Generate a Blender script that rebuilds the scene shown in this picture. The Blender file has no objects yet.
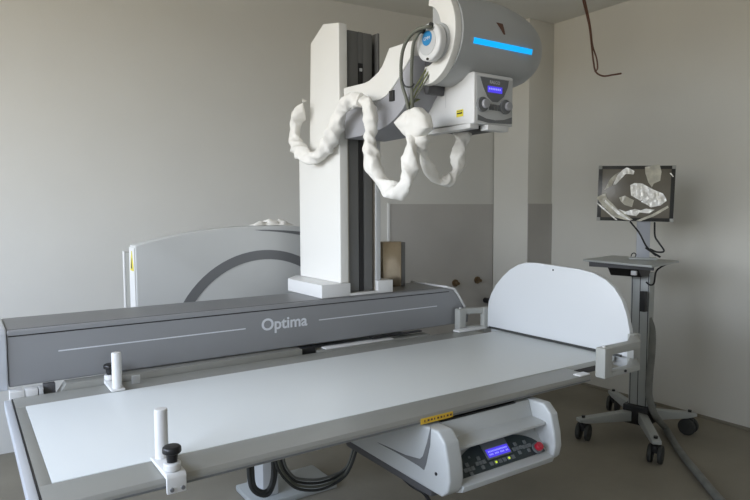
import bpy, bmesh, math, random
from mathutils import Vector, Matrix, noise
random.seed(4)
S = bpy.context.scene
C = S.collection
PI = math.pi

# ------------------------------------------------------------------ camera
F, CX, CY, CZ, YAW, PIT, ROL = 613.28, -0.1447, -1.4575, 1.38, 0.5959, 0.0662, -0.0037
fw = Vector((math.sin(YAW)*math.cos(PIT), math.cos(YAW)*math.cos(PIT), -math.sin(PIT)))
r0 = Vector((math.cos(YAW), -math.sin(YAW), 0)); u0 = r0.cross(fw)
rt = r0*math.cos(ROL)+u0*math.sin(ROL); up = -r0*math.sin(ROL)+u0*math.cos(ROL)
EYE = Vector((CX, CY, CZ))
cd = bpy.data.cameras.new('camera'); cam = bpy.data.objects.new('camera', cd); C.objects.link(cam)
cd.sensor_width = 36; cd.lens = F*36/750; cd.clip_start = .05; cd.clip_end = 60
M = Matrix((rt, up, -fw)).transposed().to_4x4(); M.translation = EYE
cam.matrix_world = M
S.camera = cam

def at(u, v, axis, val):
    """measure a point of the place: where the sight line meets the plane axis=val"""
    d = fw + rt*((u-375)/F) - up*((v-250)/F)
    t = (val-EYE[axis])/d[axis]
    return EYE + d*t

# ------------------------------------------------------------------ materials
def mat(name, col, rough=.5, metal=0, bump=0, scale=40, var=0, vscale=3, spec=.5, coat=0, alpha=1, emit=None, estr=0, trans=0):
    m = bpy.data.materials.new(name); m.use_nodes = True
    nt = m.node_tree; b = nt.nodes['Principled BSDF']
    b.inputs['Base Color'].default_value = (*col, 1); b.inputs['Roughness'].default_value = rough
    b.inputs['Metallic'].default_value = metal; b.inputs['Specular IOR Level'].default_value = spec
    b.inputs['Coat Weight'].default_value = coat; b.inputs['Alpha'].default_value = alpha
    b.inputs['Transmission Weight'].default_value = trans
    if emit: b.inputs['Emission Color'].default_value = (*emit, 1); b.inputs['Emission Strength'].default_value = estr
    tc = nt.nodes.new('ShaderNodeTexCoord')
    if var:
        n = nt.nodes.new('ShaderNodeTexNoise'); n.inputs['Scale'].default_value = vscale; n.inputs['Detail'].default_value = 6
        nt.links.new(tc.outputs['Object'], n.inputs['Vector'])
        r = nt.nodes.new('ShaderNodeValToRGB')
        r.color_ramp.elements[0].position = .3; r.color_ramp.elements[1].position = .7
        r.color_ramp.elements[0].color = (*[c*(1-var) for c in col], 1)
        r.color_ramp.elements[1].color = (*[min(1, c*(1+var)) for c in col], 1)
        nt.links.new(n.outputs['Fac'], r.inputs['Fac']); nt.links.new(r.outputs['Color'], b.inputs['Base Color'])
    if bump:
        n = nt.nodes.new('ShaderNodeTexNoise'); n.inputs['Scale'].default_value = scale; n.inputs['Detail'].default_value = 4
        nt.links.new(tc.outputs['Object'], n.inputs['Vector'])
        k = nt.nodes.new('ShaderNodeBump'); k.inputs['Strength'].default_value = bump; k.inputs['Distance'].default_value = .01
        nt.links.new(n.outputs['Fac'], k.inputs['Height']); nt.links.new(k.outputs['Normal'], b.inputs['Normal'])
    return m

WALL = mat('wall_plaster', (.68, .675, .64), .85, bump=.06, scale=60, var=.03, vscale=1.5)
WALLR = mat('right_wall_plaster', (.68, .67, .62), .85, bump=.06, scale=60, var=.04, vscale=1.2)
DADO = mat('grey_dado_paint', (.49, .475, .45), .8, bump=.05, scale=50, var=.05, vscale=3)
CEIL = mat('ceiling_paint', (.74, .735, .69), .9)
FLOOR = mat('screed_floor', (.25, .228, .18), .7, bump=.12, scale=25, var=.12, vscale=2.2)
WHITE = mat('white_enamel', (.70, .70, .69), .38, bump=.01, scale=200)
WHITE2 = mat('warm_white_enamel', (.77, .76, .72), .4, bump=.01, scale=200)
PALE = mat('pale_grey_enamel', (.52, .53, .53), .42)
HOUS = mat('tube_shell_paint', (.42, .43, .43), .36)
COVER = mat('gantry_cover_paint', (.55, .56, .55), .5)
BEAMG = mat('slate_grey_paint', (.255, .26, .268), .42, bump=.03, scale=300)
BEAMT = mat('slate_grey_top_paint', (.17, .175, .18), .4, bump=.03, scale=300)
ARCG = mat('arc_grey_paint', (.16, .165, .17), .5)
ARMG = mat('arm_grey_paint', (.36, .36, .38), .5)
DARKG = mat('charcoal_paint', (.09, .09, .095), .5)
RAIL = mat('dark_rail_metal', (.15, .15, .145), .42, metal=.2)
RAILE = mat('rail_edge_metal', (.42, .38, .32), .28, metal=.9)
BLACK = mat('black_plastic', (.012, .012, .013), .4)
RUB = mat('dark_rubber', (.035, .037, .035), .6)
ALU = mat('anodised_frame', (.31, .31, .285), .42, metal=.2, bump=.03, scale=150)
ALUB = mat('bright_side_strip', (.62, .65, .70), .35, metal=.3)
TOP = mat('tabletop_laminate', (.74, .77, .765), .38, var=.012, vscale=2)
BOARD = mat('footboard_white', (.65, .67, .68), .35)
BRK = mat('grey_bracket_casting', (.37, .375, .35), .5, bump=.04, scale=200)
CLOTH = mat('white_sleeve_cloth', (.80, .78, .73), .75, bump=.25, scale=22)
BRONZE = mat('brown_reflective_metal', (.42, .34, .24), .22, metal=.85, var=.25, vscale=7)
YEL = mat('warning_yellow', (.70, .60, .05), .5)
ORANGE = mat('amber_sticker', (.75, .48, .04), .5)
RED = mat('red_plastic', (.45, .02, .04), .35)
BLUE = mat('logo_blue', (.02, .22, .48), .45)
CYAN = mat('cyan_light', (.0, .35, .8), .4, emit=(.0, .42, 1.0), estr=.42)
LCD = mat('violet_lcd', (.05, .03, .5), .4, emit=(.10, .07, .95), estr=.33)
LCDT = mat('lcd_characters', (.3, .3, .9), .4, emit=(.28, .3, 1.), estr=.4)
LEDY = mat('green_yellow_led', (.4, .5, .0), .4, emit=(.6, .8, .05), estr=.4)
HOSE = mat('grey_green_hose', (.14, .145, .115), .5)
CGREY = mat('grey_floor_hose', (.20, .205, .19), .55, bump=.2, scale=60, var=.12, vscale=20)
GY = mat('earth_wire_sheath', (.17, .19, .07), .5)
BRWN = mat('brown_wire_sheath', (.12, .055, .035), .5)
CART = mat('cart_grey_metal', (.42, .44, .43), .42, metal=.1)
LILAC = mat('pale_bracket_paint', (.42, .44, .48), .45)
SCREEN = mat('matt_screen', (.17, .155, .125), .25, var=.15, vscale=6)
BEZ = mat('black_bezel', (.03, .03, .028), .3)
FILM = mat('crumpled_film_glare', (.97, .95, .86), .3, metal=.35, bump=.7, scale=45, var=.22, vscale=25, coat=.5)  # near-white colour carries the window glare on the crumpled film
FILM2 = mat('clear_film_in_folds_glare', (.55, .53, .44), .15, bump=.6, scale=30, var=.3, vscale=18, coat=.6)  # same film, weaker glare put into the colour
LETT = mat('light_lettering', (.66, .68, .72), .5)
PIPE = mat('pipe_stub_brass', (.16, .11, .06), .5, metal=.4)
BTN = mat('grey_keypad', (.17, .19, .20), .5)
PANEL = mat('dark_control_fascia', (.03, .045, .05), .4)
GLASS = mat('window_glass', (1, 1, 1), .0, trans=1)

# ------------------------------------------------------------------ mesh helpers
def link(name, bm, m, parent=None, smooth=False, mods=None):
    me = bpy.data.meshes.new(name); bmesh.ops.recalc_face_normals(bm, faces=bm.faces)
    bm.to_mesh(me); bm.free()
    if smooth:
        for p in me.polygons: p.use_smooth = True
        me.set_sharp_from_angle(angle=R(40))
    me.materials.append(m)
    o = bpy.data.objects.new(name, me); C.objects.link(o)
    if parent:
        o.parent = parent; o.matrix_parent_inverse = parent_world(parent).inverted()
    return o
def R(a): return a*PI/180
def parent_world(p):
    m = p.matrix_basis.copy(); q = p
    while q.parent:
        m = q.parent.matrix_basis @ q.matrix_parent_inverse @ m if False else q.parent.matrix_basis @ (q.matrix_parent_inverse @ m)
        q = q.parent
    return m
def tag(o, label, cat=None, group=None, kind=None):
    if label: o['label'] = label
    if cat: o['category'] = cat
    if group: o['group'] = group
    if kind: o['kind'] = kind
    return o
def thing(name, loc, label, cat, group=None):
    o = bpy.data.objects.new(name, None); C.objects.link(o); o.location = loc; o.empty_display_size = .1
    return tag(o, label, cat, group)
def box(bm, a, b, bev=0, seg=2, mtx=None):
    t = bmesh.new()
    x0, y0, z0 = a; x1, y1, z1 = b
    vs = [t.verts.new(p) for p in ((x0,y0,z0),(x1,y0,z0),(x1,y1,z0),(x0,y1,z0),(x0,y0,z1),(x1,y0,z1),(x1,y1,z1),(x0,y1,z1))]
    for f in ((3,2,1,0),(4,5,6,7),(0,1,5,4),(1,2,6,5),(2,3,7,6),(3,0,4,7)): t.faces.new([vs[i] for i in f])
    fin(bm, t, bev, seg, mtx)
def fin(bm, t, bev=0, seg=2, mtx=None):
    bmesh.ops.recalc_face_normals(t, faces=t.faces)
    if bev:
        es = [e for e in t.edges if len(e.link_faces) == 2 and e.calc_face_angle(0) > R(25)]
        bmesh.ops.bevel(t, geom=es, offset=bev, segments=seg, profile=.6, affect='EDGES')
    if mtx: bmesh.ops.transform(t, matrix=mtx, verts=t.verts)
    me = bpy.data.meshes.new('t'); t.to_mesh(me); t.free(); bm.from_mesh(me); bpy.data.meshes.remove(me)
def prism(bm, pts, axis, a, b, bev=0, seg=2, mtx=None):
    """polygon in the two other axes, extruded along axis from a to b"""
    t = bmesh.new()
    def P(p, w):
        return {0: (w, p[0], p[1]), 1: (p[0], w, p[1]), 2: (p[0], p[1], w)}[axis]
    A = [t.verts.new(P(p, a)) for p in pts]; B = [t.verts.new(P(p, b)) for p in pts]
    t.faces.new(A); t.faces.new(B[::-1]); n = len(pts)
    for i in range(n): t.faces.new((A[i], A[(i+1) % n], B[(i+1) % n], B[i]))
    fin(bm, t, bev, seg, mtx)
def cyl(bm, p, q, r, r2=None, n=24, bev=0):
    p = Vector(p); q = Vector(q); d = q-p; r2 = r if r2 is None else r2
    t = bmesh.new()
    bmesh.ops.create_cone(t, cap_ends=True, segments=n, radius1=r, radius2=r2, depth=d.length)
    if bev:
        es = [e for e in t.edges if e.calc_face_angle(0) > R(50)]
        bmesh.ops.bevel(t, geom=es, offset=bev, segments=3, profile=.6, affect='EDGES')
    m = Matrix.Translation((p+q)/2) @ d.to_track_quat('Z', 'Y').to_matrix().to_4x4()
    bmesh.ops.transform(t, matrix=m, verts=t.verts); fin(bm, t)
def spline(pts, k=10):
    P = [Vector(p) for p in pts]; P = [2*P[0]-P[1]]+P+[2*P[-1]-P[-2]]; out = []
    for i in range(1, len(P)-2):
        for j in range(k):
            t = j/k; a, b, c, d = P[i-1], P[i], P[i+1], P[i+2]
            out.append(.5*((2*b)+(c-a)*t+(2*a-5*b+4*c-d)*t*t+(3*b-a-3*c+d)*t**3))
    out.append(P[-2]); return out
def tube(bm, pts, rad, n=10, k=10, wr=0, seed=0, flat=1, ridge=0):
    path = spline(pts, k); N = len(path); rings = []
    T = (path[1]-path[0]).normalized(); ref = T.orthogonal().normalized()
    for i, p in enumerate(path):
        Tn = (path[min(i+1, N-1)]-path[max(i-1, 0)]).normalized()
        ref = (ref - Tn*ref.dot(Tn)).normalized(); bi = Tn.cross(ref)
        rr = rad(i/(N-1)) if callable(rad) else rad
        if ridge: rr *= 1+ridge*math.sin(i*PI)
        if ridge and i % 2: rr *= 1-ridge
        ring = []
        for j in range(n):
            a = 2*PI*j/n; o = ref*math.cos(a)+bi*math.sin(a)*flat
            q = p+o*rr
            if wr:
                w = noise.noise(q*14+Vector((seed, 0, 0)))*.6+noise.noise(q*34+Vector((0, seed, 0)))*.3
                w += .5*(1-2*abs(math.sin(1.5*a+i*.09+noise.noise(p*8+Vector((seed, 0, 0)))*5)))+.25*(1-2*abs(noise.noise(Vector((i*.10, a*.8, seed)))*1.6))
                q = p+o*rr*(1+wr*w)
            ring.append(bm.verts.new(q))
        rings.append(ring)
    for a, b in zip(rings, rings[1:]):
        for j in range(n): bm.faces.new((a[j], a[(j+1) % n], b[(j+1) % n], b[j]))
    bm.faces.new(rings[0][::-1]); bm.faces.new(rings[-1])
def B(): return bmesh.new()
def bx(name, a, b, m, parent=None, bev=0.002, seg=2):
    bm = B(); box(bm, a, b, bev, seg); return link(name, bm, m, parent, True)
def cy(name, p, q, r, m, parent=None, n=24, bev=0, r2=None):
    bm = B(); cyl(bm, p, q, r, r2, n, bev); return link(name, bm, m, parent, True)
def text(name, s, size, mtx, m, parent, extr=.0006, xs=1):
    bold = .019 if size > .03 else 0
    cu = bpy.data.curves.new(name, 'FONT'); cu.body = s; cu.size = size; cu.extrude = extr; cu.offset = size*bold
    cu.align_x = 'CENTER'
    o = bpy.data.objects.new(name, cu); C.objects.link(o)
    dg = bpy.context.evaluated_depsgraph_get(); me = bpy.data.meshes.new_from_object(o.evaluated_get(dg))
    bpy.data.objects.remove(o); bpy.data.curves.remove(cu)
    bm = B(); bm.from_mesh(me); bpy.data.meshes.remove(me)
    bmesh.ops.transform(bm, matrix=mtx @ Matrix.Diagonal((xs, 1, 1, 1)), verts=bm.verts)
    return link(name, bm, m, parent)
def facing(normal_axis, loc):
    """text matrix: '-y' reads from -Y side, '-x' reads from -X side"""
    if normal_axis == '-y': m = Matrix(((1,0,0),(0,0,-1),(0,1,0)))
    else: m = Matrix(((0,0,-1),(-1,0,0),(0,1,0)))
    return Matrix.Translation(loc) @ m.to_4x4()
def struct(o): o['kind'] = 'structure'; return o

# ------------------------------------------------------------------ room
XL, XR, YF, YB, H = -2.3, 3.866, -3.3, 2.548, 2.855
struct(bx('floor', (XL-.2, YF-.2, -.12), (XR+.2, 2.9, 0), FLOOR, bev=0))
struct(bx('ceiling', (XL-.2, YF-.2, H), (XR+.2, 2.9, H+.12), CEIL, bev=0))
struct(bx('wall_right', (XR, YF-.2, 0), (XR+.2, YB+.2, H), WALLR, bev=0))
PX, PY = 3.581, 1.886
WA = at(10, 452.7, 2, 0); WB = Vector((PX, 2.27, 0))
wdr = (WB-WA); wdr.z = 0; wdr.normalize(); wn = Vector((wdr.y, -wdr.x, 0))      # wn points into the room
def wl(x, off=0): q = WA+wdr*((x-WA.x)/wdr.x)+wn*off; return (q.x, q.y)
def onwall(u, v, off=0):
    dd = fw + rt*((u-375)/F) - up*((v-250)/F); return EYE+dd*(((WA+wn*off)-EYE).dot(wn)/dd.dot(wn))
bm = B(); prism(bm, [wl(XL), wl(XR), (XR, 2.9), (XL, 2.9)], 2, 0, H); struct(link('wall_back', bm, WALL))
struct(bx('wall_front', (XL-.2, YF-.2, 0), (XR, YF, H), WALL, bev=0))
W0, W1, WZ0, WZ1 = -2.1, 1.9, 1.2, 2.72
bm = B()
box(bm, (XL-.2, YF, 0), (XL, W0, H)); box(bm, (XL-.2, W1, 0), (XL, 2.9, H))
box(bm, (XL-.2, W0, 0), (XL, W1, WZ0)); box(bm, (XL-.2, W0, WZ1), (XL, W1, H))
struct(link('wall_left', bm, WALL))
bm = B()
for y in (W0, (W0+W1)/2-.03, W1-.06): box(bm, (XL-.14, y, WZ0), (XL-.07, y+.06, WZ1), .004)
for z in (WZ0, WZ1-.06): box(bm, (XL-.138, W0, z), (XL-.072, W1, z+.06), .004)
struct(link('window_1', bm, WHITE))
# corner pilaster with its dado, grey dado paint on the back wall
struct(bx('trim_1', (PX, PY, 0), (XR, 2.26, H), WALLR, bev=.003))
DZ = 1.42
XD_ = onwall(389.5, 230).x
bm = B(); prism(bm, [wl(XD_, .006), wl(PX, .006), wl(PX, .0002), wl(XD_, .0002)], 2, 0, DZ); struct(link('trim_2', bm, DADO))
struct(bx('trim_3', (PX, PY-.006, 0), (XR, PY, DZ), DADO, bev=0))
bm = B(); prism(bm, [wl(XD_-.018, .012), wl(XD_-.0005, .012), wl(XD_-.0005, .0002), wl(XD_-.018, .0002)], 2, 0, DZ+.005); struct(link('trim_4', bm, WHITE))
struct(bx('shadow_line_right', (XR-.012, YF, 0), (XR, PY-.006, .02), FLOOR, bev=.002))  # floor-coloured strip stands in for the dark shadow line at the wall foot

# pipe stubs on the back wall
for i, (u, v, lab) in enumerate(((455, 283, 'capped brass pipe stub on the grey back wall, left of the pair'), (477, 280, 'capped brass pipe stub on the grey back wall, right of the pair, nearer the footboard'))):
    p = onwall(u, v, .006)
    t = thing('pipe_stub', p, lab, 'pipe', 'pipe stubs on the back wall')
    cy('flange', p, p+wn*.010, .030, PIPE, t)
    cy('pipe_end', p+wn*.010, p+wn*.05, .013, PIPE, t, 12)
p = onwall(485, 300, .006)
t = thing('wall_valve', p, 'dark valve low on the back wall beside the footboard edge', 'valve')
cy('valve_body', p, p+wn*.08, .022, BLACK, t)
cy('handwheel', p+wn*.08, p+wn*.10, .045, BLACK, t, bev=.006)

# ------------------------------------------------------------------ gantry beam
YBM, ZT, ZB = .794, .998, .8156
g = thing('gantry_beam', (.95, 1.1, 0), 'long slate-grey horizontal beam lettered in white, carrying the white column behind the table', 'beam')
prof = [(YBM, ZB), (YBM, ZT-.012), (YBM+.012, ZT), (1.06, ZT), (1.075, ZT-.02), (1.075, ZB)]
bm = B(); prism(bm, [(-.033, ZB), (-.033, ZT), (1.80, ZT), (1.845, .985), (1.875, .95), (1.945, .85), (1.945, ZB)], 1, YBM, 1.075, .006, 3); link('beam_body', bm, BEAMG, g, True)
bm = B(); box(bm, (-.030, YBM+.014, ZT-.0005), (1.79, 1.055, ZT+.002), .001); link('top_plate', bm, BEAMT, g)
bm = B(); box(bm, (-.030, YBM-.0015, ZT-.020), (1.815, YBM+.004, ZT-.0165)); link('seam', bm, BLACK, g)
capp = [(YBM-.006, ZB-.008), (YBM-.006, ZT-.01), (YBM+.01, ZT+.006), (1.065, ZT+.006), (1.082, ZT-.02), (1.082, ZB-.008)]
bm = B(); prism(bm, capp, 0, -.075, -.034, .006, 3); tag(link('end_cap', bm, ALUB, g, True), 'pale left end cap')
bm = B(); prism(bm, [(1.80, ZT+.0005), (1.846, .9855), (1.876, .9505), (1.9455, .8505), (1.955, .853), (1.884, .956), (1.851, .995), (1.80, ZT+.010)], 1, YBM-.003, 1.08, .001); link('end_cap', bm, WHITE, g, True)
for x0, x1 in ((.112, .768), (1.095, 1.74)):
    bm = B(); box(bm, (x0, YBM-.0012, .9135), (x1, YBM+.001, .9175)); link('stripe', bm, LETT, g)
text('lettering', 'Optima', .0655, facing('-y', (.937, YBM-.0008, .9000)), LETT, g, xs=1.02)
# stand below the beam
bx('gantry_post', (.985, 1.15, .03), (1.065, 1.349, ZB+.05), PALE, g, .008)
bx('floor_base', (.93, 1.10, 0), (1.36, 1.36, .03), CART, g, .01)
bm = B()
prism(bm, [(.28, .785), (.36, .70), (1.5, .70), (1.62, .785)], 1, .80, 1.07, .004); link('carrier', bm, PALE, g, True)
bx('guide_block', (1.00, .762, .775), (1.06, .792, .812), BLACK, g)
bx('guide_rail', (1.10, .7456, .797), (1.45, .785, .803), WHITE, g)
bx('guide_block', (1.35, .77, .807), (1.63, .79, .8145), BLACK, g)
for u0, u1, m_ in ((9.5, 23.5, WHITE), (25.5, 38, WHITE), (39, 43.5, PALE)):
    a_ = at(u0, 392, 1, .748).x; b_ = at(u1, 392, 1, .748).x
    bx('guide_block', (a_, .7455, .775), (b_, .792, .8105), m_, g, .001)
a_ = at(44, 390, 1, .76).x; b_ = at(56, 390, 1, .76).x
bx('guide_block', (a_, .77, .775), (b_, .80, .8145), DARKG, g, .001)
bm = B(); prism(bm, [(b_, .770), (b_+.03, .8135), (.99, .8135), (.99, .770)], 1, .7455, .80, .001); tag(link('carriage_plate', bm, ALU, g, True), 'grey metal carriage plate')
bm = B(); box(bm, (1.065, .7455, .770), (1.66, .80, .7965), .001); link('carriage_plate', bm, ALU, g, True)

# ------------------------------------------------------------------ gantry cover behind the beam
cv = thing('gantry_cover', (1.1, 1.42, .0), 'big pale grey panel with arched top and dark grey arc behind the beam', 'panel')
YC = 1.35
half = [(.49, 1.224), (.555, 1.241), (.62, 1.256), (.71, 1.273), (.803, 1.286), (.89, 1.294), (.975, 1.299), (1.04, 1.301), (1.10, 1.302)]
outl = half+[(2.2-x, z) for x, z in half[::-1][1:]]
bm = B(); prism(bm, [(.49, .56)]+outl+[(1.71, .56)], 1, YC, 1.455, .006, 3); link('cover_body', bm, COVER, cv, True)
bm = B(); prism(bm, [(.4895-.0, .57), (.4895, 1.215), (.486, 1.215), (.486, .57)], 1, YC+.004, 1.45, 0); link('edge_strip', bm, WHITE, cv)
n = 40; ac, R1, R2 = (1.10, .705), .431, .477
arc = [(ac[0]-R2*math.cos(PI*i/n), ac[1]+R2*math.sin(PI*i/n)) for i in range(n+1)]+[(ac[0]+R1*math.cos(PI*i/n), ac[1]+R1*math.sin(PI*i/n)) for i in range(n+1)]
bm = B(); prism(bm, arc, 1, YC-.002, YC+.001); link('arc_stripe', bm, ARCG, cv)
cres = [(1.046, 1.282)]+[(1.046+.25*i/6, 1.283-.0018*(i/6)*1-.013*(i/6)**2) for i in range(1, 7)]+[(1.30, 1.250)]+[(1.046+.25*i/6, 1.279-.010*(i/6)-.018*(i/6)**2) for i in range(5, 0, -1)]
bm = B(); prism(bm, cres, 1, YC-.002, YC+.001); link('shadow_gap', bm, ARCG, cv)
bm = B()
prism(bm, [(1.365, 1.112), (1.425, 1.112), (1.395, 1.20)], 0, .4835, .4862); tag(link('warning_triangle', bm, YEL, cv), 'yellow warning triangle')
bm = B(); prism(bm, [(1.385, 1.122), (1.405, 1.122), (1.395, 1.17)], 0, .4828, .4836); link('warning_symbol', bm, BLACK, cv)
sl = bx('detector_plate', (.492, 1.4555, .57), (1.70, 1.58, 1.186), ALU, cv, .004); tag(sl, 'dark grey rear slab')
bx('edge_trim', (.486, 1.56, .57), (.4915, 1.585, 1.19), WHITE, sl, .001)

# crumpled cloth on top of the cover
def crumple(name, u0, u1, x0, x1, y0, y1, zb, h, seed, m, nx=36, ny=14):
    bm = B(); g_ = {}
    for i in range(nx+1):
        for j in range(ny+1):
            s, t_ = i/nx, j/ny; x = x0+(x1-x0)*s; y = y0+(y1-y0)*t_
            e = min(1, 5*min(s, 1-s))*min(1, 4*min(t_, 1-t_))
            w = abs(noise.noise(Vector((x*16, y*22, seed))))*1.6+abs(noise.noise(Vector((x*45, y*50, seed+3))))*.5
            jx = .006*noise.noise(Vector((x*30, y*30, 9)))
            g_[i, j] = bm.verts.new((x+jx, y+jx+.01*noise.noise(Vector((x*12, seed, 1))), zb+h*e*(.35+w)))
    for i in range(nx):
        for j in range(ny): bm.faces.new((g_[i, j], g_[i+1, j], g_[i+1, j+1], g_[i, j+1]))
    o = link(name, bm, m, None, True)
    md = o.modifiers.new('thick', 'SOLIDIFY'); md.thickness = .003; md.offset = 1
    return o
tag(crumple('folded_cloth', 0, 0, 1.06, 1.27, 1.365, 1.445, 1.302, .022, 2, CLOTH), 'small crumpled white cloth lying on top of the arched panel', 'cloth')

# ------------------------------------------------------------------ column
c = thing('tube_column', (1.33, 1.03, ZT), 'tall white column with dark front rail and curved arm standing on the beam', 'column')
XA, XB_, YFR = 1.224, 1.438, .830
bm = B()
prism(bm, [(1.122, .815), (1.266, .815), (1.266, .8585), (1.413, .8585), (1.413, .815), (1.495, .815), (1.495, 1.26), (1.224, 1.26), (1.122, 1.14)], 2, ZT+.003, ZT+.060, .002)
box(bm, (1.2655, .815, ZT+.003), (1.4135, .859, ZT+.014), .001); link('base_block', bm, WHITE, c, True)
sp = [at(u, v, 0, XA) for u, v in ((341.5, 21), (323, 24), (310.5, 43.6), (309.5, 148), (299, 156), (298, 276))]
sidep = [(YFR, ZT+.0605), (YFR, sp[0].z)]+[(p.y, p.z) for p in sp[1:5]]+[(sp[4].y, ZT+.0605)]
bm = B(); prism(bm, sidep, 0, XA, XA+.042, .004, 3); tag(link('side_cover', bm, WHITE2, c, True), 'white side cover')
bm = B(); prism(bm, [(YFR+.004, 1.70), (YFR+.004, 2.16), (.98, 2.165), (1.09, 2.10), (1.10, 1.70)], 0, XB_-.012, XB_, .003, 3); tag(link('side_cover', bm, RAIL, c, True), 'dark upper right cover')
bm = B(); prism(bm, [(YFR, ZT+.0605), (YFR, 1.699), (1.10, 1.699), (1.10, 1.62), (1.23, 1.60), (1.23, ZT+.0605)], 0, XB_-.026, XB_, .003, 3); tag(link('side_cover', bm, PALE, c, True), 'pale lower right cover')
bm = B(); prism(bm, [(.858, ZT+.061), (.858, 2.13), (.98, 2.15), (1.08, 2.09), (1.09, 1.66), (1.22, 1.60), (1.22, ZT+.061)], 0, XA+.043, XB_-.0265); link('mast_core', bm, DARKG, c)
for x0, x1 in ((XA+.0425, XA+.049), (XB_-.0325, XB_-.0265)):
    bx('rail_edge', (x0, YFR+.006, ZT+.0145), (x1, .8575, 1.70), RAILE, c, .001)
for x0, x1 in ((XA+.050, 1.331), (1.357, XB_-.033)):
    bx('guide_rail', (x0, YFR+.014, ZT+.0145), (x1, .8575, 2.155), RAIL, c, .006)
bx('rail_slot', (1.333, .846, ZT+.0145), (1.355, .8579, 2.02), BLACK, c, 0)
bx('slot_cap', (1.3315, YFR+.016, 2.021), (1.3565, .8577, 2.155), RAIL, c, .001)
bx('slot_stop', (1.338, .840, 1.985), (1.350, .8459, 1.998), PALE, c, .001)
XM = 1.237
WP = [(343.5, 88), (364, 83), (369, 80.5), (374, 76), (378, 72), (382, 66), (386, 56), (389, 48), (413, 40), (413, 53), (409, 59.5), (404, 68), (398, 78.5), (391, 89.5), (386, 95.5), (380, 99.5), (374, 101), (344, 112)]
GP = [(344, 112.4), (374, 101.4), (380, 99.9), (386, 95.9), (391, 89.9), (398, 78.9), (404, 68.4), (409, 59.9), (413, 55), (412, 88), (402, 109), (394, 119), (385, 126.5), (376, 131), (364, 135), (347, 138.5), (344, 139)]
for pts_, m_, lab_, dx in ((WP, WHITE2, 'white curved upper arm cover', 0), (GP, ARMG, 'grey lower arm cover', .003)):
    pp_ = [at(u, v, 0, XM) for u, v in pts_]
    bm = B(); prism(bm, [(min(p.y, YFR-.0005), p.z) for p in pp_], 0, XM+dx, XB_+.012-dx, .004, 3); tag(link('arm_cover', bm, m_, c, True), lab_)
ay = at(413, 60, 0, XM).y
bm = B(); prism(bm, [(ay-.001, 1.96), (ay-.001, 1.80), (.31, 1.80), (.30, 1.87), (.279, 1.89), (.279, 1.96)], 0, 1.29, 1.42, .004); link('arm_head', bm, DARKG, c, True)
bx('clip', (1.232, .447, 1.79), (1.251, .475, 1.83), BLACK, c, .002)

mb = thing('reflective_box', (1.61, 1.0, ZT+.002), 'brown reflective metal box standing on the beam just right of the column', 'box')
bx('box_body', (1.545, .965, ZT+.0025), (1.655, 1.05, 1.222), BRONZE, mb, .003)
bx('side_panel', (1.6555, .965, ZT+.0025), (1.68, 1.05, 1.218), RAIL, mb, .003)

# ------------------------------------------------------------------ tube head
CYT, CZT, RO = .28, 1.99, .165
th = thing('x_ray_tube', (1.45, CYT, CZT), 'barrel-shaped grey tube housing with white half-ring collar and cyan light strip', 'x-ray tube')
# outer shell: half barrel on the near side, rounded far end
bm = B(); xs = []
n_end = 10; prof = [(1.285, 1.0), (1.46, .995)]+[(1.46+.325*math.sin(PI/2*i/n_end), math.cos(PI/2*i/n_end)**.62 if i < n_end else .02) for i in range(1, n_end+1)]
NA = 30; rings = []
for x, s in prof:
    ring = [bm.verts.new((x, CYT-RO*s*math.sin(PI*i/NA), CZT+RO*s*math.cos(PI*i/NA))) for i in range(NA+1)]
    ring += [bm.verts.new((x, CYT-.002*s, CZT-RO*s*.7)), bm.verts.new((x, CYT-.003*s, CZT)), bm.verts.new((x, CYT-.002*s, CZT+RO*s*.7))]
    rings.append(ring)
for a, b in zip(rings, rings[1:]):
    L = len(a)
    for j in range(L): bm.faces.new((a[j], a[(j+1) % L], b[(j+1) % L], b[j]))
bm.faces.new(rings[-1])
bm.faces.new(rings[0][::-1])
link('housing', bm, HOUS, th, True)
AA = [R(6)+(R(189)-R(6))*i/NA for i in range(NA+1)]
ca = [(CYT-.006-(RO-.014)*math.sin(a), CZT+(RO+.003)*math.cos(a)) for a in AA]
ci = [(CYT-.006-.078*math.sin(a), CZT+.104*math.cos(a)) for a in AA[::-1]]
bm = B(); prism(bm, ca+ci, 0, 1.255, 1.284, .003, 2); tag(link('collar', bm, WHITE2, th, True), 'white half-ring collar')
dc = at(428, 42, 0, 1.205)
cy('tube_neck', (1.235, dc.y+.0, dc.z+.012), (1.2849, dc.y+.006, dc.z+.008), .060, PALE, th, 40, .006)
cap = cy('end_cap', (1.205, dc.y, dc.z), (1.2349, dc.y+.0, dc.z), .064, WHITE, th, 40, .008)
bm = B(); cyl(bm, (1.2035, dc.y+.003, dc.z), (1.2055, dc.y+.003, dc.z), .044, n=40); link('badge_plate', bm, PALE, cap, True)
bm = B(); cyl(bm, (1.202, dc.y+.003, dc.z+.013), (1.2036, dc.y+.003, dc.z+.013), .025, n=32); link('badge', bm, BLUE, cap, True)
text('badge_lettering', 'GMM', .0155, facing('-x', (1.2015, dc.y+.003, dc.z+.007)), WHITE, cap, .0003)
for yy, zz in ((dc.y+.022, dc.z+.043), (dc.y-.018, dc.z+.050), (dc.y-.0, dc.z-.057)):
    cy('socket', (1.2, yy, zz), (1.206, yy, zz), .011 if zz > dc.z else .004, BLACK, cap, 16)
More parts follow.
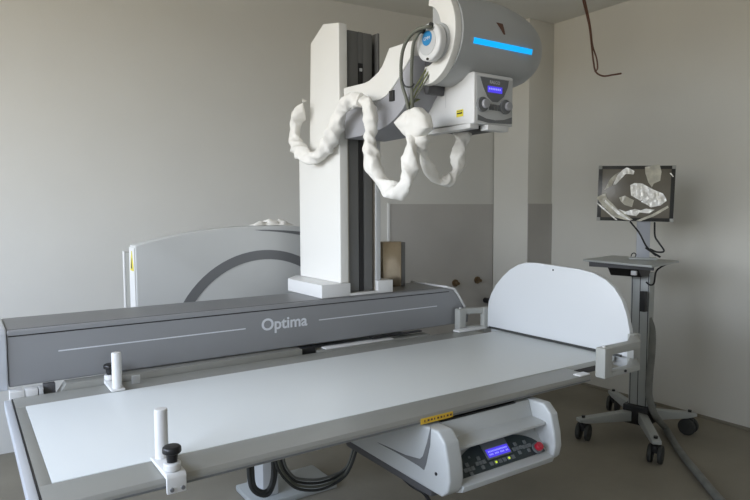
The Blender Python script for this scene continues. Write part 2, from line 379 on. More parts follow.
# light strip on the barrel
def shell_patch(name, x0, x1, z0, z1, m, off=.0015, tri=False):
    bm = B(); K = 6; L = []
    for i in range(K+1):
        z = z0+(z1-z0)*i/K; y = CYT-math.sqrt(RO**2-(z-CZT)**2)
        nrm = Vector((0, y-CYT, z-CZT)).normalized()
        row = []
        a, b = x0, x1
        if tri: a, b = x1-(x1-x0)*(.15+.85*i/K), x1-.008*(i/K)
        for x in (a, b):
            p = Vector((x, y, z))
            row.append((bm.verts.new(p+nrm*off), bm.verts.new(p-nrm*.001)))
        L.append(row)
    for r1, r2 in zip(L, L[1:]):
        bm.faces.new((r1[0][0], r1[1][0], r2[1][0], r2[0][0]))
        bm.faces.new((r1[0][1], r1[1][1], r2[1][1], r2[0][1]))
        bm.faces.new((r1[0][0], r1[0][1], r2[0][1], r2[0][0])); bm.faces.new((r1[1][0], r1[1][1], r2[1][1], r2[1][0]))
    bm.faces.new((L[0][0][0], L[0][0][1], L[0][1][1], L[0][1][0])); bm.faces.new((L[-1][0][0], L[-1][0][1], L[-1][1][1], L[-1][1][0]))
    return link(name, bm, m, th, True)
tag(shell_patch('light_strip', 1.335, 1.625, 1.945, 1.964, CYAN), 'glowing cyan strip')
pp = at(502, 30, 1, .118)
tag(shell_patch('label_mark', pp.x-.025, pp.x+.012, pp.z-.015, pp.z+.022, BRWN, tri=True), 'small brown triangular mark')

# ------------------------------------------------------------------ collimator
co = thing('collimator', (1.47, .283, 1.668), 'white box collimator with two dials and a violet display below the tube housing', 'collimator')
X0, X1, Y0, Y1, Z0, Z1 = 1.367, 1.562, .15, .416, 1.685, 1.862
bm = B(); prism(bm, [(Y0, Z0-.004), (Y0, Z1-.004), (Y0+.01, Z1), (Y1, Z1-.004), (Y1, Z0+.006)], 0, X0, X1, .007, 3); link('body', bm, WHITE, co, True)
bx('lower_plate', (X0-.006, Y0+.012, Z0-.020), (X0+.035, Y1-.01, Z0-.003), WHITE, co)
bx('lower_plate', (X0+.06, Y0-.008, Z0-.024), (X1-.03, Y0+.03, Z0-.0045), WHITE, co)
bx('lower_plate', (X0+.04, Y0+.035, Z0-.015), (X1-.02, Y1-.05, Z0-.004), BLACK, co)
bm = B(); box(bm, (X0+.012, Y0-.0025, Z0+.005), (X1-.006, Y0-.0005, Z1-.014), .0008)
fp = link('front_plate', bm, PALE, co, True)
w = X1-X0
def fx(s): return X0+.012+(w-.018)*s
Zr = lambda s: Z0+.005+(Z1-Z0-.019)*s
bm = B(); prism(bm, [(fx(.08), Zr(.98)), (fx(.88), Zr(.98)), (fx(.85), Zr(.82)), (fx(.74), Zr(.60)), (fx(.56), Zr(.46)), (fx(.42), Zr(.46)), (fx(.28), Zr(.56)), (fx(.17), Zr(.75))], 1, Y0-.0042, Y0-.0026); sh = link('fascia', bm, ARCG, co)
bx('display', (fx(.28), Y0-.0065, Zr(.66)), (fx(.68), Y0-.0043, Zr(.80)), LCD, sh, .0005)
for k in range(7): bx('character', (fx(.30+k*.05), Y0-.0068, Zr(.72)), (fx(.33+k*.05), Y0-.0066, Zr(.76)), LCDT, sh, 0)
text('lettering', 'RALCO', .0155, facing('-y', (fx(.48), Y0-.0045, Zr(.86))), LETT, sh, .0003)
for s in (.13, .77):
    k = cy('dial', (fx(s), Y0-.012, Zr(.37)), (fx(s), Y0-.0026, Zr(.37)), .026, ARCG, co, 28, .002)
    cy('dial_knob', (fx(s+.03), Y0-.024, Zr(.38)), (fx(s+.03), Y0-.0121, Zr(.38)), .016, ARMG, k, 24, .003)
for s in (.33, .41, .49, .57, .64):
    bx('button', (fx(s), Y0-.0055, Zr(.27)), (fx(s+.06), Y0-.0026, Zr(.40)), ARCG, co, .0008)
bm = B(); prism(bm, [(fx(.02), Zr(.14)), (fx(.25), Zr(.07)), (fx(.5), Zr(.05)), (fx(.75), Zr(.08)), (fx(.98), Zr(.16)), (fx(.98), Zr(.01)), (fx(.7), Zr(-.01)), (fx(.3), Zr(-.02)), (fx(.02), Zr(.02))], 1, Y0-.0038, Y0-.0026); link('grille', bm, ARCG, co)
bm = B(); box(bm, (X0-.0016, .205, 1.712), (X0-.0003, .240, 1.737)); st = link('sticker', bm, YEL, co); tag(st, 'yellow warning sticker')
bm = B(); box(bm, (X0-.0022, .209, 1.722), (X0-.0017, .236, 1.727)); box(bm, (X0-.0022, .209, 1.731), (X0-.0017, .236, 1.733)); link('sticker_print', bm, BLACK, st)
for yy in (.395, .30): bx('seam', (X0-.0012, yy, 1.755), (X0-.0003, yy+.0015, 1.82), PALE, co, 0)

# ------------------------------------------------------------------ hoses and wires at the tube
def cable(name, pts, r, m, label, cat='cable', group=None, **k):
    bm = B(); tube(bm, pts, r, **k); o = link(name, bm, m, None, True); return tag(o, label, cat, group)
def px(pts): return [at(u, v, 0, x) for u, v, x in pts]
gcab = 'hoses from the tube end cap'
cable('corrugated_hose', px([(431.5, 27.5, 1.197), (426, 27, 1.18), (417, 30, 1.17), (408.5, 38, 1.17), (403, 50, 1.18), (401, 66, 1.19), (402, 84, 1.21), (406, 98, 1.22), (409, 112, 1.23)]), .0064, HOSE, 'outer grey-green corrugated hose arching from the end cap down past the arm', 'hose', gcab, ridge=.06, k=16)
cable('corrugated_hose', px([(422, 30.5, 1.197), (418, 34, 1.18), (413.5, 44, 1.18), (412, 60, 1.19), (411.5, 80, 1.21), (412, 98, 1.22), (413, 112, 1.24)]), .0064, HOSE, 'inner grey-green hose hanging straighter beside the end cap', 'hose', gcab, ridge=.06, k=16)
for i, (a, b_, cc, lab) in enumerate(((428, 0, GY, 'uppermost'), (430, 3, GY, 'middle'), (431, 6, HOSE, 'lowest'))):
    cable('signal_wire', px([(a, 66+b_, 1.262), (a-7, 78+b_, 1.24), (a-14, 90+b_, 1.235), (a-18, 102+b_*.5, 1.235), (a-19, 112, 1.24)]), .0028, cc, '%s of the thin green wires bunched between collar and arm' % lab, 'wire', 'thin wires below the end cap', k=8, n=8)
cable('signal_wire', px([(429, 97, 1.36), (420, 99, 1.30), (412, 103, 1.25), (407, 106, 1.225)]), .004, GY, 'short green wire running sideways to the collimator', 'wire', k=8, n=8)
cable('strap', px([(402, 80, 1.19), (405, 86, 1.185), (411, 87, 1.19), (414, 84, 1.205)]), .003, RUB, 'thin dark tie looped across both hoses', 'strap', k=8, n=8)

# white sleeves
def sleeve(name, pts, rad, label, seed):
    bm = B(); tube(bm, px(pts), (lambda t: rad(t)*.9), n=30, k=18, wr=.30, seed=seed)
    o = link(name, bm, CLOTH, None, True); return tag(o, label, 'cable sleeve', 'white cloth cable sleeves')
sleeve('cable_sleeve', [(u, v, x-.035) for u, v, x in [(362, 101, 1.195), (352, 101, 1.195), (344, 107, 1.20), (338, 121, 1.21), (331, 139, 1.215), (322, 152, 1.215), (310, 158, 1.21), (300, 151, 1.20), (295, 138, 1.20), (296, 122, 1.20), (300, 110, 1.20), (304, 100, 1.205)]],
       lambda t: .027+.008*math.sin(PI*t)+.006*math.sin(t*23)-.034*max(0, (t-.86)/.14)**1.3, 'white cloth sleeve looping left of the column, over its white side', 1)
sleeve('cable_sleeve', [(352, 99, 1.17), (362, 101, 1.165), (369, 106, 1.165), (371, 124, 1.175), (370, 146, 1.18), (374, 168, 1.18), (383, 184, 1.175), (396, 192, 1.17), (406, 184, 1.17), (410, 166, 1.175), (411, 148, 1.18), (412, 134, 1.20)],
       lambda t: .024+.008*math.sin(PI*t)+.005*math.sin(t*31+1), 'white cloth sleeve hanging in the deep middle loop below the arm', 5)
sleeve('cable_sleeve', [(421, 134, 1.215), (422, 146, 1.23), (426, 162, 1.27), (433, 176, 1.31), (441, 182, 1.35), (450, 179, 1.39), (457, 170, 1.42), (459, 158, 1.44), (461, 143, 1.46), (463, 132, 1.47)],
       lambda t: .031-.012*math.sin(PI*min(1, t*1.15))+.006*math.sin(t*27)+.010*max(0, t-.8), 'white cloth sleeve in the right loop rising to the collimator underside', 8)
# bundled cloth knot
bm = B()
poly = [(397, 123), (407, 112), (419, 107), (427, 115), (430, 128), (423, 136), (414, 141), (405, 133)]
t_ = bmesh.new(); bmesh.ops.create_icosphere(t_, subdivisions=4, radius=1)
cen = at(414, 124, 0, 1.21)
pv = [at(u, v, 0, 1.21)-cen for u, v in poly]
angs = sorted([(math.atan2(p.z, p.y), Vector((p.y, p.z)).length) for p in pv])
def rad_at(a):
    A = angs+[(angs[0][0]+2*PI, angs[0][1])]
    if a < A[0][0]: a += 2*PI
    for (a0, r0_), (a1, r1_) in zip(A, A[1:]):
        if a0 <= a <= a1:
            f = (a-a0)/(a1-a0); p0 = Vector((math.cos(a0), math.sin(a0)))*r0_; p1 = Vector((math.cos(a1), math.sin(a1)))*r1_
            d = Vector((math.cos(a), math.sin(a))); e = p1-p0
            return (p0.x*e.y-p0.y*e.x)/(d.x*e.y-d.y*e.x)
    return .05
for v in t_.verts:
    a = math.atan2(v.co.z, v.co.y); l = math.hypot(v.co.y, v.co.z); rr = rad_at(a)*min(1, l*1.08)
    w_ = noise.noise(v.co*2.2)*.012+noise.noise(v.co*6)*.004
    v.co = Vector((cen.x+v.co.x*.04+w_*(1-l*.6), cen.y+math.cos(a)*rr, cen.z+math.sin(a)*rr))
fin(bm, t_)
tag(link('cloth_wrap', bm, CLOTH, None, True), 'pointed bundle of white cloth tied where the cable sleeves meet, left of the collimator', 'cloth')

# ------------------------------------------------------------------ patient table
tb = thing('patient_table', (1.0, .3, 0), 'long white examination tabletop in a grey metal frame, running across the foreground', 'table')
ZTT = .794
bm = B(); box(bm, (0.0, 0.0, ZTT-.02), (1.992, .628, ZTT), .0015); link('tabletop', bm, TOP, tb, True)
near = [(-.112, ZTT-.026), (-.118, ZTT-.022), (-.118, ZTT-.010), (-.112, ZTT-.001), (-.0005, ZTT-.0015), (-.0005, ZTT-.026)]
bm = B(); prism(bm, near, 0, -.026, 1.685, .001); tag(link('side_rail', bm, ALU, tb, True), 'near side rail')
bm = B(); box(bm, (-.026, .6285, ZTT-.034), (1.90, .742, ZTT-.0015), .003); tag(link('side_rail', bm, ALU, tb, True), 'far side rail')
bx('end_rail', (-.026, 0, ZTT-.034), (-.0005, .628, ZTT-.0018), ALU, tb, .001)
bx('edge_strip', (-.030, -.117, ZTT-.032), (-.0265, .741, ZTT-.003), BLACK, tb, 0)
bx('edge_strip', (-.050, -.117, ZTT-.034), (-.0305, .741, ZTT-.004), ALUB, tb, .003)
bx('underframe', (.02, .02, ZTT-.05), (1.98, .60, ZTT-.0205), DARKG, tb, .003)
bx('accessory_slot', (-.02, -.1195, ZTT-.021), (1.68, -.1181, ZTT-.017), ARCG, tb, 0)
bx('lift_column', (1.02, .36, .64), (1.32, .79, ZTT-.051), DARKG, tb, .01)
p0 = at(421, 412, 1, -.121); p1 = at(453, 406, 1, -.121)
bx('sticker', (p0.x, -.1208, .7695), (p1.x, -.1196, .7865), ORANGE, tb, 0)
bm = B()
for k in range(9):
    xx = p0.x+.012+k*.012
    box(bm, (xx, -.1212, .775), (xx+(.007 if k % 3 else .004), -.1209, .781))
link('sticker_print', bm, BRWN, tb)
bx('connector_plate', (.318, .69, ZTT-.001), (.345, .694, ZTT+.028), PALE, tb, .001)

# ------------------------------------------------------------------ footboard
fb = thing('footboard', (2.0, .32, ZTT), 'upright white footboard with rounded top at the far end of the table', 'footboard')
out = [(-.066, .80), (-.066, .85), (-.06, .908), (-.045, .97), (-.023, 1.021), (.010, 1.064), (.051, 1.094), (.11, 1.117), (.177, 1.127), (.32, 1.133), (.42, 1.137), (.47, 1.134), (.52, 1.120), (.57, 1.094), (.62, 1.054), (.66, 1.012), (.69, .968), (.708, .925), (.713, .885), (.713, .80)]
bm = B(); prism(bm, out, 0, 1.997, 2.02, .003, 2); link('board', bm, BOARD, fb, True)
bm = B(); box(bm, (1.9925, -.03, .7955), (1.9965, .70, .805)); link('bottom_seal', bm, RUB, fb)
hp = at(553, 270, 0, 1.996); cy('hole', (1.9955, hp.y, hp.z), (1.9968, hp.y, hp.z), .004, BLACK, fb, 12)
bx('backing_plate', (2.0205, -.066, .75), (2.035, .712, .87), PALE, fb, .003)
def bracket(y0, y1, xb, ysign, xe):
    lab = 'near grey clamp bracket' if ysign < 0 else 'far grey clamp bracket'
    bm = B()
    box(bm, (xb, y0, ZTT-.005), (xb+.042, y1, .894), .004)
    yi = -.0665 if ysign < 0 else .7135
    if ysign < 0: L = [(xb+.002, y0+.002), (xe, y0+.002), (1.996, yi-.03), (1.996, yi), (xe-.03, y1-.002), (xb+.002, y1-.002)]
    else: L = [(xb+.002, y1-.002), (xe, y1-.002), (1.996, yi+.03), (1.996, yi), (xe-.03, y0+.002), (xb+.002, y0+.002)]
    prism(bm, L, 2, .868, .895, .003); prism(bm, L, 2, ZTT-.006, ZTT+.012, .003)
    box(bm, (1.975, min(yi, yi+ysign*.028), ZTT-.02), (2.0195, max(yi, yi+ysign*.028), .897), .003)
    o = link('bracket', bm, BRK, fb, True); tag(o, lab)
    cy('bolt', (xb+.02, (y0+y1)/2, .8945), (xb+.02, (y0+y1)/2, .900), .006, WHITE, o, 12)
    cy('bolt', (xb+.12, y0-.002 , ZTT+.006), (xb+.12, y0+.004, ZTT+.006), .005, BLACK, o, 12)
bracket(-.172, -.132, 1.688, -1, 1.90)
bracket(.748, .785, 1.845, 1, 1.92)
# white lip on the near rail by the bracket
bx('lip', (1.63, -.116, ZTT-.0005), (1.684, -.085, ZTT+.004), WHITE, fb, .001)
bx('lip', (1.80, .70, ZTT+.0), (1.98, .744, ZTT+.008), WHITE, fb, .001)
bm = B(); tube(bm, [(1.93, .80, .79), (1.93, .81, .83), (1.93, .80, .864)], .008, k=6); tag(link('brake_lever', bm, WHITE, fb, True), 'small white lever')

# ------------------------------------------------------------------ hand grips clamped on the rails
def grip(x, yr, s, label):
    # yr: outer rail edge, s=-1 near side, +1 far side
    t = thing('hand_grip', (x, yr, ZTT), label, 'hand grip', 'hand grips clamped to the table rails')
    yo = yr-s*.10
    cy('grip_rod', (x, yo, ZTT+.006), (x, yo, ZTT+.125), .015, WHITE, t, 28, .003)
    bm = B(); w_ = .018
    prof = [(yo-s*.020, ZTT+.001), (yo-s*.020, ZTT+.008), (yr-s*.035, ZTT+.014), (yr+s*.014, ZTT+.014), (yr+s*.020, ZTT+.006), (yr+s*.020, ZTT-.030), (yr+s*.010, ZTT-.030), (yr+s*.010, ZTT+.001)]
    prism(bm, prof, 0, x-.022, x+w_+.003, .003, 2)
    cb = link('clamp_body', bm, WHITE, t, True)
    kx, ky = x-.003, yr-s*.005
    cy('clamp_boss', (kx, ky, ZTT+.0145), (kx, ky, ZTT+.032), .019, WHITE, t, 24, .004)
    bm = B(); cyl(bm, (kx, ky, ZTT+.0325), (kx, ky, ZTT+.052), .011, .013, 20)
    cyl(bm, (kx, ky, ZTT+.052), (kx, ky, ZTT+.068), .021, .020, 24, .006)
    tag(link('clamp_knob', bm, BLACK, t, True), 'black round clamp knob')
    for dx in (-.012, .012): cy('screw', (x+dx, yr+s*.0202, ZTT-.020), (x+dx, yr+s*.024, ZTT-.020), .0045, ARCG, cb, 12)
grip(.227, -.118, -1, 'white upright hand grip with large black knob on the near table rail')
grip(.262, .744, 1, 'white upright hand grip on the far table rail, close to the grey beam')

# ------------------------------------------------------------------ detector housing with control panel
d = thing('detector_housing', (1.17, .05, .58), 'white housing with sloped control panel hanging under the near side of the table', 'detector housing')
XD0, XD1 = .935, 1.405
ch = [(-.12, .762), (-.174, .762), (-.203, .735), (-.217, .68), (-.222, .635), (-.214, .60), (-.190, .580), (-.10, .580)]
ck = ch+[(.30, .583), (.335, .60), (.335, .66), (.335, .743), (.0, .743), (.0, .762)]
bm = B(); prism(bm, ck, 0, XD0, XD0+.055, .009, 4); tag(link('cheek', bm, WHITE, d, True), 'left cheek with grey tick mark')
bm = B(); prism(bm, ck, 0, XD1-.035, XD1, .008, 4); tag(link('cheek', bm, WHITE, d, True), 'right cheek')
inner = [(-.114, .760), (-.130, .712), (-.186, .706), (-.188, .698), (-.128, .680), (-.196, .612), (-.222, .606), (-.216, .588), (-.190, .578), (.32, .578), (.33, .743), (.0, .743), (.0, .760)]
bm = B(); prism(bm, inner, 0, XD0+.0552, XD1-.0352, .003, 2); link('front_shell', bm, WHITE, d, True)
# tick mark on left cheek
tick = [(.105, .705), (-.060, .618), (-.082, .617), (-.130, .742), (-.082, .650), (-.066, .643)]
tk = [at(u, v, 0, XD0-.001) for u, v in ((377.5, 442.5), (399, 454), (419, 466), (424, 470), (426, 464), (430, 445), (431, 425), (427, 443), (423, 456), (420, 459), (405, 455))]
bm = B(); prism(bm, [(p.y, p.z) for p in tk], 0, XD0-.0018, XD0-.0002); link('tick_mark', bm, ARCG, d)
pc = at(436, 474, 0, XD0-.001); cy('screw', (XD0-.002, pc.y, pc.z), (XD0-.0002, pc.y, pc.z), .005, BLACK, d, 10)
# sloped control panel: local frame on the slope from (y -.128,z .678) to (y -.196,z .612)
A_ = Vector((0, -.196, .612)); Bv = Vector((0, -.128, .678)); ey = (Bv-A_).normalized(); ex = Vector((1, 0, 0)); nz = ex.cross(ey)
xm = (XD0+.055+XD1-.035)/2
HOUSW = mat('shaded_white_enamel', (.52, .54, .54), .4)  # white enamel greyed in its colour for the shade under the table
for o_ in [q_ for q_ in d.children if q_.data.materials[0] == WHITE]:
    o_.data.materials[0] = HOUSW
MP = Matrix((ex, ey, nz)).transposed().to_4x4(); MP.translation = Vector((xm, A_.y, A_.z))+nz*.0008
HW = .178; L_ = (Bv-A_).length
def pb(name, a, b, z0, z1, m, par, bev=0):
    bm = B(); box(bm, (a[0], a[1], z0), (b[0], b[1], z1), bev, 2, MP); return link(name, bm, m, par, bev > 0)
bm = B(); prism(bm, [(HW*math.cos(PI*i/24), .004+(L_-.006)*math.sin(PI*i/24)**.8) for i in range(25)], 2, 0, .003, 0, 2, MP)
cp = link('control_panel', bm, PANEL, d); tag(cp, 'dark arched control panel')
pb('display_frame', (-.055, .030), (.045, .082), .003, .008, BTN, cp, .001)
pb('display', (-.050, .034), (.040, .060), .008, .0095, LCD, cp, 0)
bm = B()
for k in range(14):
    box(bm, (-.044+k*.0057, .049, .0095), (-.0405+k*.0057, .0535, .0099), 0, 2, MP)
    if k % 4 != 3: box(bm, (-.044+k*.0057, .040, .0095), (-.0405+k*.0057, .0445, .0099), 0, 2, MP)
link('display_text', bm, LCDT, cp)
for cx_, cy_ in ((-.135, .022), (-.085, .030), (.075, .038), (.115, .036)):
    for dx, dy in ((0, 0), (-.014, 0), (.014, 0), (0, .014), (0, -.014)):
        pb('button', (cx_+dx-.0058, cy_+dy-.0058), (cx_+dx+.0058, cy_+dy+.0058), .003, .006, BTN, cp, .001)
for k in range(6):
    led = k in (1, 4)
    pb('button', (-.055+k*.018, .012), (-.042+k*.018, .024), .003, .006, BTN, cp, .001)
    if led: pb('indicator', (-.052+k*.018, .015), (-.045+k*.018, .021), .006, .0068, LEDY, cp, 0)
bm = B(); cyl(bm, MP @ Vector((.150, .020, .0005)), MP @ Vector((.150, .020, .008)), .018, n=24); link('stop_collar', bm, BTN, cp, True)
bm = B(); cyl(bm, MP @ Vector((.150, .020, .0085)), MP @ Vector((.150, .020, .024)), .013, n=24, bev=.003); tag(link('emergency_stop', bm, RED, cp, True), 'red emergency stop button')
pb('key', (-.118, .052), (-.112, .058), .003, .006, BTN, cp, 0)
bx('top_gap', (XD0+.06, -.117, .7602), (XD1-.10, -.02, .7645), BLACK, d, 0)
bx('rear_chassis', (XD0+.02, -.12, .545), (XD1-.05, .355, .5775), DARKG, d, .01)

# cables under the table
def under(name, pts, r, m, label, grp):
    pts = [Vector((pts[0].x, pts[0].y, .7445))]+pts
    if grp != 'single cable': pts.append(Vector((pts[-1].x, pts[-1].y, .7445)))
    bm = B(); tube(bm, pts, r, n=10, k=10); return tag(link(name, bm, m, None, True), label, 'cable', grp)
for i in range(4):
    o_ = i*.014
    pts = [at(276+i*2.5, 452, 1, .45+o_), at(277+i*2.5, 466-i*1, 1, .45+o_), at(285+i*1.5, 479-i*2.2, 1, .45+o_), at(299, 489-i*3.4, 1, .45+o_), at(322, 489-i*3.4, 1, .45+o_), at(345, 476-i*2.5, 1, .45+o_), at(356-i, 452-i, 1, .43+o_), at(358-i, 434, 1, .42+o_)]
    under('slack_cable', pts, .005, (RUB, HOSE, RUB, CGREY)[i], '%s of the slack cables drooping in a wide loop under the table' % ('lowest', 'second lowest', 'second highest', 'highest')[i], 'slack cables under the table')
for i in range(2):
    pts = [at(252-i*3, 450, 1, .62), at(252-i*3, 470, 1, .62), at(254-i*2, 486+i*2, 1, .62), at(262, 492+i*3, 1, .62), at(269+i, 489+i*3, 1, .62), at(273+i*2, 476, 1, .62), at(273+i*2, 450, 1, .62)]
    under('slack_cable', pts, .009, RUB, ('inner' if i == 0 else 'outer')+' black cable in the narrow loop around the post under the table', 'short cable loops under the table')
pts = [at(362, 446, 1, .36), at(385, 462, 1, .30), at(410, 484, 1, .22), at(430, 502, 1, .16), at(460, 530, 1, .10)]
pts = pts[:4]+[Vector((pts[3].x+.05, pts[3].y-.05, .12)), Vector((pts[3].x+.12, pts[3].y-.02, .0075)), Vector((pts[3].x+.30, pts[3].y+.06, .0075))]
under('slack_cable', pts, .007, BLACK, 'single black cable running diagonally below the white detector housing', 'single cable')

# ------------------------------------------------------------------ monitor cart
ctx, cty = 3.237, .665
ct = thing('monitor_cart', (ctx, cty, 0), 'grey wheeled cart with tall post and tray holding the monitor by the right wall', 'cart')
th_ = R(11)
mc = at(635.5, 193.5, 0, 3.10)
MB_ = Matrix.Translation((mc.x+.81*.062+.030, mc.y+.59*.062-.041, 1.07)) @ Matrix.Rotation(R(36), 4, 'Z')
RC = Matrix.Translation((ctx, cty, 0)) @ Matrix.Rotation(th_, 4, 'Z')
def rb(name, a, b, m, par, bev=.002, mtx=RC):
    bm = B(); box(bm, a, b, bev, 2, mtx); return link(name, bm, m, par, True)
rb('post', (-.045, -.055, .14), (.03, .055, 1.0), CART, ct, .004)
for yy in (-.048, .0, .046): rb('post_groove', (-.0462, yy-.002, .16), (-.0452, yy+.002, .99), BLACK, ct, 0)
rb('hub', (-.075, -.075, .085), (.06, .075, .20), BLACK, ct, .008)
wheels = [((655, 463), 'nearest caster'), ((583, 440), 'left caster'), ((689, 434), 'right caster'), ((613, 411), 'rear caster')]
for (u, v), lab in wheels:
    q = at(u, v, 2, 0); q = Vector((q.x, q.y, 0)); dirv = (q-Vector((ctx, cty, 0))); ln = dirv.length; dirv.normalize()
    ang = math.atan2(dirv.y, dirv.x)
    ml = Matrix.Translation((ctx, cty, 0)) @ Matrix.Rotation(ang, 4, 'Z')
    bm = B(); prism(bm, [(.05, .10), (.05, .165), (ln-.02, .14), (ln+.035, .135), (ln+.035, .115), (ln-.02, .105)], 1, -.024, .024, .004, 2, ml); lg = link('leg', bm, CART, ct, True)
    wm = Matrix.Translation((q.x, q.y, 0)) @ Matrix.Rotation(R(20 if lab != 'right caster' else 100), 4, 'Z')
    bm = B(); cyl(bm, wm @ Vector((0, 0, .085)), wm @ Vector((0, 0, .150)), .011, n=14); box(bm, (-.022, -.012, .06), (.03, .012, .098), .004, 2, wm)
    cs = link('caster', bm, BLACK, ct, True); cs['label'] = lab
    for yy in (-.026, .026):
        bm = B(); cyl(bm, wm @ Vector((.006, yy-.011, .050)), wm @ Vector((.006, yy+.011, .050)), .050, n=28, bev=.006)
        cyl(bm, wm @ Vector((.006, yy-.0125, .050)), wm @ Vector((.006, yy+.0125, .050)), .028, n=20); link('wheel', bm, RUB, cs, True)
# tray
TM = Matrix.Translation((3.08, .64, 1.07)) @ Matrix.Rotation(R(11), 4, 'Z')
ta, tb_, tc_ = [at(u, v, 2, 1.08) for u, v in ((583, 259.5), (652, 266), (679, 261))]; td = ta+tc_-tb_
bm = B(); prism(bm, [(p.x, p.y) for p in (ta, tb_, tc_, td)], 2, 1.07, 1.082, .003); link('tray', bm, CART, ct, True)
bm = B(); prism(bm, [(-.13, -.001), (.14, -.001), (.06, -.085), (-.05, -.085)], 1, -.07, .11, .003, 2, Matrix.Translation((3.12, .66, 1.07)) @ Matrix.Rotation(R(11-90+90), 4, 'Z')); link('tray_bracket', bm, BLACK, ct, True)
rb('tray_brace', (-.13, -.17, -.03), (-.12, .20, -.001), DARKG, ct, .003, TM)
rb('latch', (-.015, -.05, -.07), (.004, -.02, -.045), WHITE, ct, .002, Matrix.Translation((3.03, .63, 1.07)) @ Matrix.Rotation(R(11), 4, 'Z'))
# monitor carrier
rb('monitor_bracket', (-.012, -.036, .012), (.010, .036, .42), LILAC, ct, .003, MB_)
rb('bracket_foot', (-.05, -.075, .0125), (.04, .075, .022), CART, ct, .002, MB_)
rb('cable_box', (-.02, -.02, -.02), (.01, .01, .10), BLACK, ct, .003, Matrix.Translation((3.14, .60, .80)))
# monitor
mc = at(635.5, 193.5, 0, 3.10)
mo = thing('monitor', mc, 'flat monitor wrapped in crumpled shiny plastic film on the cart post', 'monitor')
wdir = Vector((.59, -.81, 0)).normalized(); ndir = Vector((-wdir.y*-1, wdir.x*-1, 0))
ndir = Vector((wdir.y, -wdir.x, 0)).normalized()   # towards the viewer side (-x,-y)
updir = Vector((0, 0, 1))
MM = Matrix((wdir, updir, -ndir*-1)).transposed().to_4x4()
MM = Matrix((wdir, updir, wdir.cross(updir))).transposed().to_4x4()
MM = Matrix.Translation(mc) @ MM @ Matrix.Rotation(R(-1.2), 4, 'Z')
# local: x right, y up, z towards viewer
zs = 1 if (MM.to_3x3() @ Vector((0, 0, 1))).dot(fw) < 0 else -1
MW, MH = .205, .160
def mbx(name, a, b, m, par, bev=.002):
    bm = B(); box(bm, a, b, bev, 2, MM); return link(name, bm, m, par, True)
mbx('casing', (-MW, -MH, -.045*zs), (MW, MH, -.002*zs), BEZ, mo, .005)
mbx('screen', (-MW+.022, -MH+.02, -.004*zs), (MW-.022, MH-.02, .0012*zs), SCREEN, mo, .0005)
def uvl(u, v):   # monitor-face coordinates from its size in the photo (74 x 57 units)
    s = (u-637)/73.5*2*MW*1.0; t2 = -(v-193.5)/56.5*2*MH
    return s+.004, t2
def film(pts, m, z, seed, amp=.004):
    bm = B(); P2 = [uvl(u, v) for u, v in pts]
    t = bmesh.new(); vs = [t.verts.new((x, y, 0)) for x, y in P2]; t.faces.new(vs)
    bmesh.ops.triangulate(t, faces=t.faces); bmesh.ops.subdivide_edges(t, edges=t.edges, cuts=5, use_grid_fill=True)
    for v in t.verts:
        w_ = abs(noise.noise(Vector((v.co.x*38, v.co.y*38, seed))))+.5*abs(noise.noise(Vector((v.co.x*90, v.co.y*60, seed))))
        v.co.z = zs*(z+amp*w_)
    ext = bmesh.ops.extrude_face_region(t, geom=t.faces[:])
    for e in ext['geom']:
        if isinstance(e, bmesh.types.BMVert): e.co.z = zs*.0015
    bmesh.ops.transform(t, matrix=MM, verts=t.verts); fin(bm, t)
    o = link('plastic_film', bm, m, mo, True); return o
fz = lambda a: [(590+x*.15, 155+y*.15) for x, y in a]
film(fz([(245, 80), (220, 95), (185, 135), (160, 200), (180, 195), (205, 165), (240, 125), (262, 125), (290, 128), (295, 105), (270, 90)]), FILM, .004, 1)
film(fz([(215, 105), (175, 125), (140, 160), (105, 235), (150, 205), (185, 135)]), FILM2, .002, 2)
film(fz([(360, 78), (450, 60), (465, 110), (460, 170), (420, 190), (410, 215), (385, 180), (365, 120)]), FILM2, .004, 3)
film(fz([(272, 200), (300, 185), (350, 190), (420, 230), (480, 255), (500, 285), (430, 280), (360, 300), (340, 305), (280, 270)]), FILM, .004, 4)
film(fz([(360, 300), (430, 280), (500, 285), (505, 305), (470, 335), (410, 350), (380, 330), (345, 312)]), FILM, .006, 5)
film(fz([(205, 285), (240, 272), (300, 302), (290, 350), (240, 335), (215, 310)]), FILM2, .005, 6)
film(fz([(205, 365), (250, 380), (310, 362), (345, 370), (380, 358), (435, 365), (400, 390), (340, 385), (320, 410), (250, 400)]), FILM, .003, 7)
film(fz([(55, 285), (115, 255), (125, 290), (200, 365), (300, 435), (260, 440), (180, 420), (95, 340)]), FILM2, .003, 8)
film(fz([(115, 300), (150, 335), (290, 440), (275, 440), (200, 400), (110, 315)]), FILM, .008, 9)
film(fz([(320, 440), (420, 395), (515, 335), (520, 350), (430, 410), (345, 445)]), FILM2, .004, 10)
film(fz([(58, 318), (75, 330), (200, 438), (188, 440), (60, 330)]), FILM, .004, 12)
film(fz([(515, 120), (525, 118), (542, 142), (538, 146)]), FILM, .003, 13)
for sx, sy in ((-1, 1), (1, 1), (-1, -1), (1, -1)):
    mbx('corner_guard', (sx*(MW-.009)-.010, sy*(MH-.009)-.010, -.003*zs), (sx*(MW-.009)+.010, sy*(MH-.009)+.010, .002*zs), BRK, mo, .001)
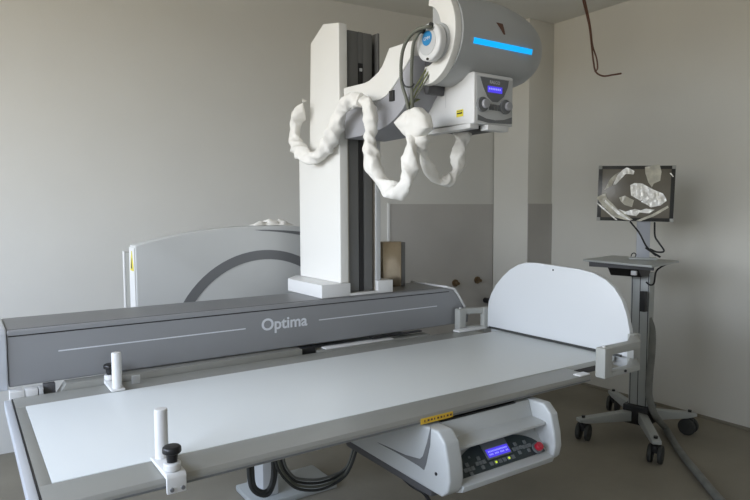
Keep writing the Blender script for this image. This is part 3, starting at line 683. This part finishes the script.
# cables from the monitor
zb_ = 1.09
cable('monitor_cable', [MM @ Vector((-.02, -MH-.004, -.02*zs)), Vector((3.08, .60, 1.24)), Vector((3.10, .57, 1.17)), Vector((3.13, .55, 1.13)), Vector((3.16, .545, 1.11))], .005, BLACK, 'black cable leaving the monitor underside at the left', 'cable', 'monitor cables')
cable('monitor_cable', [MM @ Vector((.11, -MH-.004, -.02*zs)), at(655, 236, 0, 3.15), at(659, 243, 0, 3.15), at(664, 251, 0, 3.15), at(657, 252, 0, 3.15), at(650, 249, 0, 3.16)], .005, BLACK, 'black cable bowing out right of the monitor bracket', 'cable', 'monitor cables')
cable('monitor_cable', [at(646, 248, 0, 3.14), at(652, 252, 0, 3.13), at(660, 257, 0, 3.12)], .006, BLACK, 'short black cable end lying over the tray behind the bracket', 'cable', 'monitor cables', k=6)
cable('hook', [at(631, 256.5, 0, 3.06), at(632, 254, 0, 3.06), at(634, 253, 0, 3.06), at(636, 254.5, 0, 3.06), at(635, 257, 0, 3.06)], .003, BLACK, 'small black wire loop standing on the tray', 'hook', k=6)
cable('tray_cable', [at(669, 263, 0, 3.22), at(661, 267, 0, 3.2), at(656, 272, 0, 3.17), at(654, 283, 0, 3.13), at(650, 285, 0, 3.11), at(646, 282, 0, 3.10)], .005, BLACK, 'thin black cable hanging beneath the cart tray', 'cable', k=8)
# thick hose down the post and along the floor
hz = [at(648, 318, 1, .62), at(652, 330, 1, .60), at(652, 350, 1, .59), at(650, 372, 1, .59)]
hz += [Vector((3.32, .60, .27)), Vector((3.28, .52, .10))]
fl = [(666, 429), (679, 450), (698, 474), (722, 502), (760, 540)]
hz = hz[:4]+[at(649, 395, 1, .58), at(655, 415, 1, .55)]+[(lambda q: Vector((q.x, q.y, .0215)))(at(u, v, 2, .0215)) for u, v in fl]
cable('floor_hose', hz, .0205, CGREY, 'thick grey hose running down the cart post and across the floor to the lower right', 'hose', k=20, n=14, ridge=.04)

# hanging wire pair from the ceiling
cx0 = 3.25
top = at(583, 0, 0, cx0)
pts = [Vector((top.x-.0, top.y+.03, H-.001)), top, at(589, 25, 0, cx0), at(591.5, 45, 0, cx0), at(593.5, 62, 0, cx0), at(596, 72, 0, cx0), at(603, 76, 0, cx0-.02), at(612, 75, 0, cx0-.04), at(621, 73.5, 0, cx0-.06)]
cable('hanging_wire', pts, .0055, BRWN, 'brown wire with bent end hanging from the ceiling in front of the right wall', 'wire', 'hanging ceiling wires')
pts = [Vector((top.x-.01, top.y+.04, H-.001)), top+Vector((.0, -.012, 0)), at(590, 25, 0, cx0), at(592.5, 45, 0, cx0+.01), at(596.5, 58, 0, cx0), at(597.5, 68, 0, cx0), at(595, 72, 0, cx0)]
cable('hanging_wire', pts, .005, BRWN, 'shorter brown wire looping beside the bent one under the ceiling', 'wire', 'hanging ceiling wires')

# ------------------------------------------------------------------ light
wd = bpy.data.worlds.new('sky'); S.world = wd; wd.use_nodes = True; nt = wd.node_tree
bg = nt.nodes['Background']; tc = nt.nodes.new('ShaderNodeTexCoord'); sp = nt.nodes.new('ShaderNodeSeparateXYZ'); rp = nt.nodes.new('ShaderNodeValToRGB')
nt.links.new(tc.outputs['Generated'], sp.inputs[0]); nt.links.new(sp.outputs['Z'], rp.inputs['Fac'])
e = rp.color_ramp.elements
e[0].position = 0.0; e[0].color = (.34, .30, .24, 1); e[1].position = .03; e[1].color = (.84, .87, .90, 1)
n2 = rp.color_ramp.elements.new(.5); n2.color = (.62, .75, 1.0, 1)
nt.links.new(rp.outputs['Color'], bg.inputs['Color']); bg.inputs['Strength'].default_value = 6.0
pl = bpy.data.lights.new('window_portal', 'AREA'); pl.shape = 'RECTANGLE'; pl.size = W1-W0; pl.size_y = WZ1-WZ0; pl.cycles.is_portal = True
po = bpy.data.objects.new('window_portal', pl); C.objects.link(po)
po.location = (XL-.02, (W0+W1)/2, (WZ0+WZ1)/2); po.rotation_euler = (PI/2, 0, -PI/2)   # emits towards +X

vs = S.view_settings; vs.view_transform = 'Standard'; vs.look = 'None'; vs.gamma = 1; vs.exposure = 1.10
S.view_settings.use_curve_mapping = False
